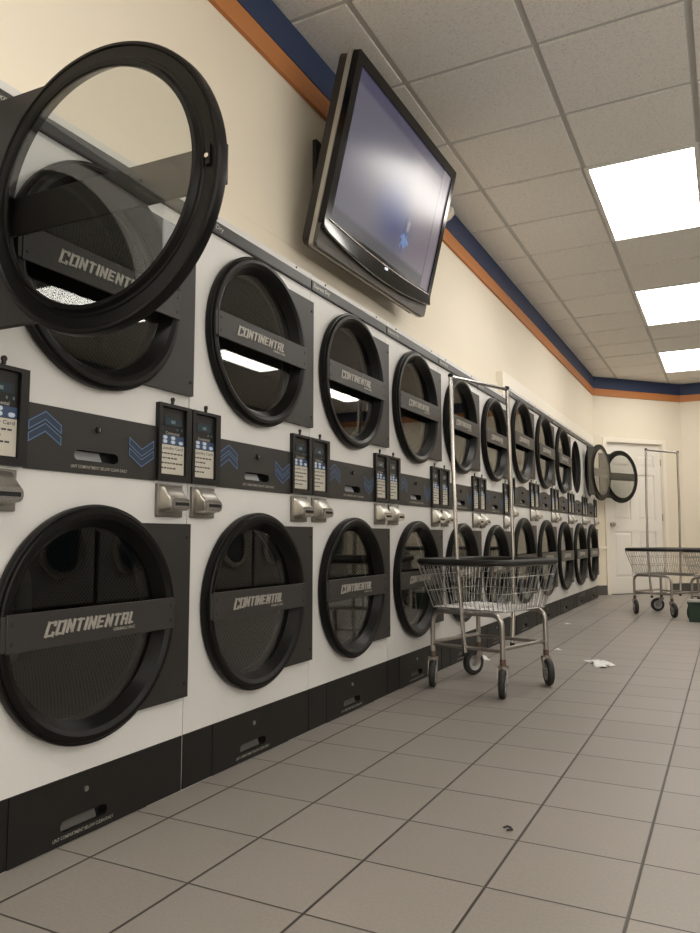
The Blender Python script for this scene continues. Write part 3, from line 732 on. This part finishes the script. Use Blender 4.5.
# green bin at the right edge
gb = MB(); x0, y0, x1, y1 = 0, 0, .34, .20
def taper(mb, x0, y0, x1, y1, z0, z1, t, mi=0):
    mb.add([(x0+t,y0+t,z0),(x1-t,y0+t,z0),(x1-t,y1-t,z0),(x0+t,y1-t,z0),(x0,y0,z1),(x1,y0,z1),(x1,y1,z1),(x0,y1,z1)], [(0,3,2,1),(4,5,6,7),(0,1,5,4),(1,2,6,5),(2,3,7,6),(3,0,4,7)], mi)
gbo = empty('plastic_bin', (1.140, 7.40, 0)); tag(gbo, 'dark green plastic bin with a grey lid on the floor at the right edge', 'bin')
taper(gb, 0, 0, .34, .12, 0, .175, .008); gb.box(-.006, -.006, .160, .346, .126, .176); gb.build('tub', 'green', gbo, bevel=.006)
ldm = MB(); taper(ldm, -.002, -.002, .342, .122, .176, .196, -.004); ldm.build('lid', 'lid', gbo, bevel=.004)

# ------------------------------------------------------------------ litter on the floor
def crumple(name, cx_, cy2, sx, sy, h, seed, m, rot=0.):
    rr = random.Random(seed); bm = bmesh.new(); bmesh.ops.create_grid(bm, x_segments=14, y_segments=10, size=.5)
    ph = [rr.uniform(0, 6) for _ in range(6)]
    for v in bm.verts:
        x, y = v.co.x, v.co.y; rad = math.hypot(x, y)*2; an = math.atan2(y, x)
        k = 1 + .25*math.sin(3*an+ph[0]) + .18*math.sin(5*an+ph[1])
        if rad > .8: v.co.x *= k*.8; v.co.y *= k*.8
        z = .5 + .3*math.sin(9*x+ph[2])*math.cos(7*y+ph[3]) + .25*math.sin(17*x+11*y+ph[4]) + rr.uniform(-.18, .18)
        v.co.z = max(0.02, z*(1.15-rad*.8))*h + .001
        v.co.x = v.co.x*sx; v.co.y = v.co.y*sy
    me = bpy.data.meshes.new(name); bm.to_mesh(me); bm.free(); me.materials.append(M[m])
    for q in me.polygons: q.use_smooth = True
    o = bpy.data.objects.new(name, me); COL.objects.link(o); o.location = (cx_, cy2, 0); o.rotation_euler.z = rot
    s = o.modifiers.new('thickness', 'SOLIDIFY'); s.thickness = .0006; s.offset = 1
    return o
tag(crumple('crumpled_tissue', .785, 4.72, .14, .26, .032, 3, 'paper', .4), 'white crumpled tissue lying on the floor tiles right of the near cart', 'litter')
tag(crumple('dryer_sheet', .085, 4.60, .09, .12, .035, 5, 'paper', .3), 'white scrap lying on the floor behind the near cart\'s back left wheel', 'litter')
tag(crumple('lint_scrap', .435, 5.19, .045, .04, .012, 9, 'paper', .3), 'small white lint scrap on the floor just behind the near cart', 'litter')
tag(crumple('lint_scrap', .20, 6.75, .05, .04, .010, 11, 'paper', .9), 'tiny white lint scrap on the floor farthest behind the near cart', 'litter')
cl = MB(); cl.tube([(-.012,.004,.004),(-.004,.012,.006),(.006,.010,.005),(.012,0,.004),(.008,-.008,.006),(0,-.010,.004)], .0028, 6)
clo = cl.build('hair_clip', 'ink'); clo.location = (.955, 1.983, 0); tag(clo, 'small dark curled scrap lying on a floor tile in the foreground', 'litter')

# ------------------------------------------------------------------ washers across the aisle (mirrored in the lower door glass)
def make_washer():
    r = empty('front_load_washer'); b = MB()
    b.plate(rect(.004, .0, .73, 1.30), [circ(.367, .66, .20, 48)], 0, -.004); b.box(-.7, .004, 0, -.004, .01, 1.298); b.box(-.7, .724, 0, -.004, .73, 1.298); b.box(-.7, .004, 1.294, -.004, .73, 1.3); b.box(-.7, .004, 0, -.69, .73, 1.3)
    b.build('cabinet', 'washer', r, smooth=0)
    d = MB(); d.lathe([(-.002,.19),(.0,.235),(.03,.24),(.05,.22),(.05,.18),(.0,.17)], (0,.367,.66), 48); do = d.build('door', 'chrome', r)
    g = MB(); g.lathe([(.02,.001),(.02,.175),(.01,.175)], (0,.367,.66), 40, False); g.build('door_glass', 'display', do)
    p_ = MB(); p_.box(.0, .02, 1.02, .012, .71, 1.26); p_.box(.012, .08, 1.06, .014, .40, 1.22, 1); p_.box(.012, .48, 1.08, .014, .66, 1.20, 2); p_.build('control_panel', ['dark', 'washblue', 'label'], r)
    return r
wz = None
for i in range(10):
    o = wz = make_washer() if wz is None else copy_tree(wz)
    o.location = (3.3, 1.6+.78*i+.73, 0); o.rotation_euler = (0,0,PI)
    tag(o, 'steel front-load washer across the aisle, seen only mirrored in the dryer glass', 'washer', 'washers facing the dryers')

# ------------------------------------------------------------------ camera, world, view
cam = bpy.data.cameras.new('camera'); co = bpy.data.objects.new('camera', cam); COL.objects.link(co)
cam.sensor_fit = 'HORIZONTAL'; cam.sensor_width = 36; cam.lens = 742.07/700*36; cam.clip_start = .02; cam.clip_end = 60
yw, pt_, ro = math.radians(26.9963), math.radians(5.4044), math.radians(-.0264)
f = Vector((-math.sin(yw)*math.cos(pt_), math.cos(yw)*math.cos(pt_), math.sin(pt_))); r = Vector((math.cos(yw), math.sin(yw), 0)); u = r.cross(f)
r2 = r*math.cos(ro)+u*math.sin(ro); u2 = -r*math.sin(ro)+u*math.cos(ro)
co.matrix_world = Matrix((( r2.x, u2.x, -f.x, 1.5043), (r2.y, u2.y, -f.y, 0), (r2.z, u2.z, -f.z, .7629), (0,0,0,1)))
S = bpy.context.scene; S.camera = co
wd_ = bpy.data.worlds.new('world'); S.world = wd_; wd_.use_nodes = True; wd_.node_tree.nodes['Background'].inputs[0].default_value = (1., .97, .90, 1); wd_.node_tree.nodes['Background'].inputs[1].default_value = 3.4
S.view_settings.view_transform = 'Standard'; S.view_settings.look = 'None'; S.view_settings.exposure = .03; S.view_settings.gamma = 1
S.view_settings.use_curve_mapping = False
S.cycles.max_bounces = 12; S.cycles.transparent_max_bounces = 16; S.cycles.sample_clamp_indirect = 6; S.cycles.caustics_reflective = False; S.cycles.caustics_refractive = False
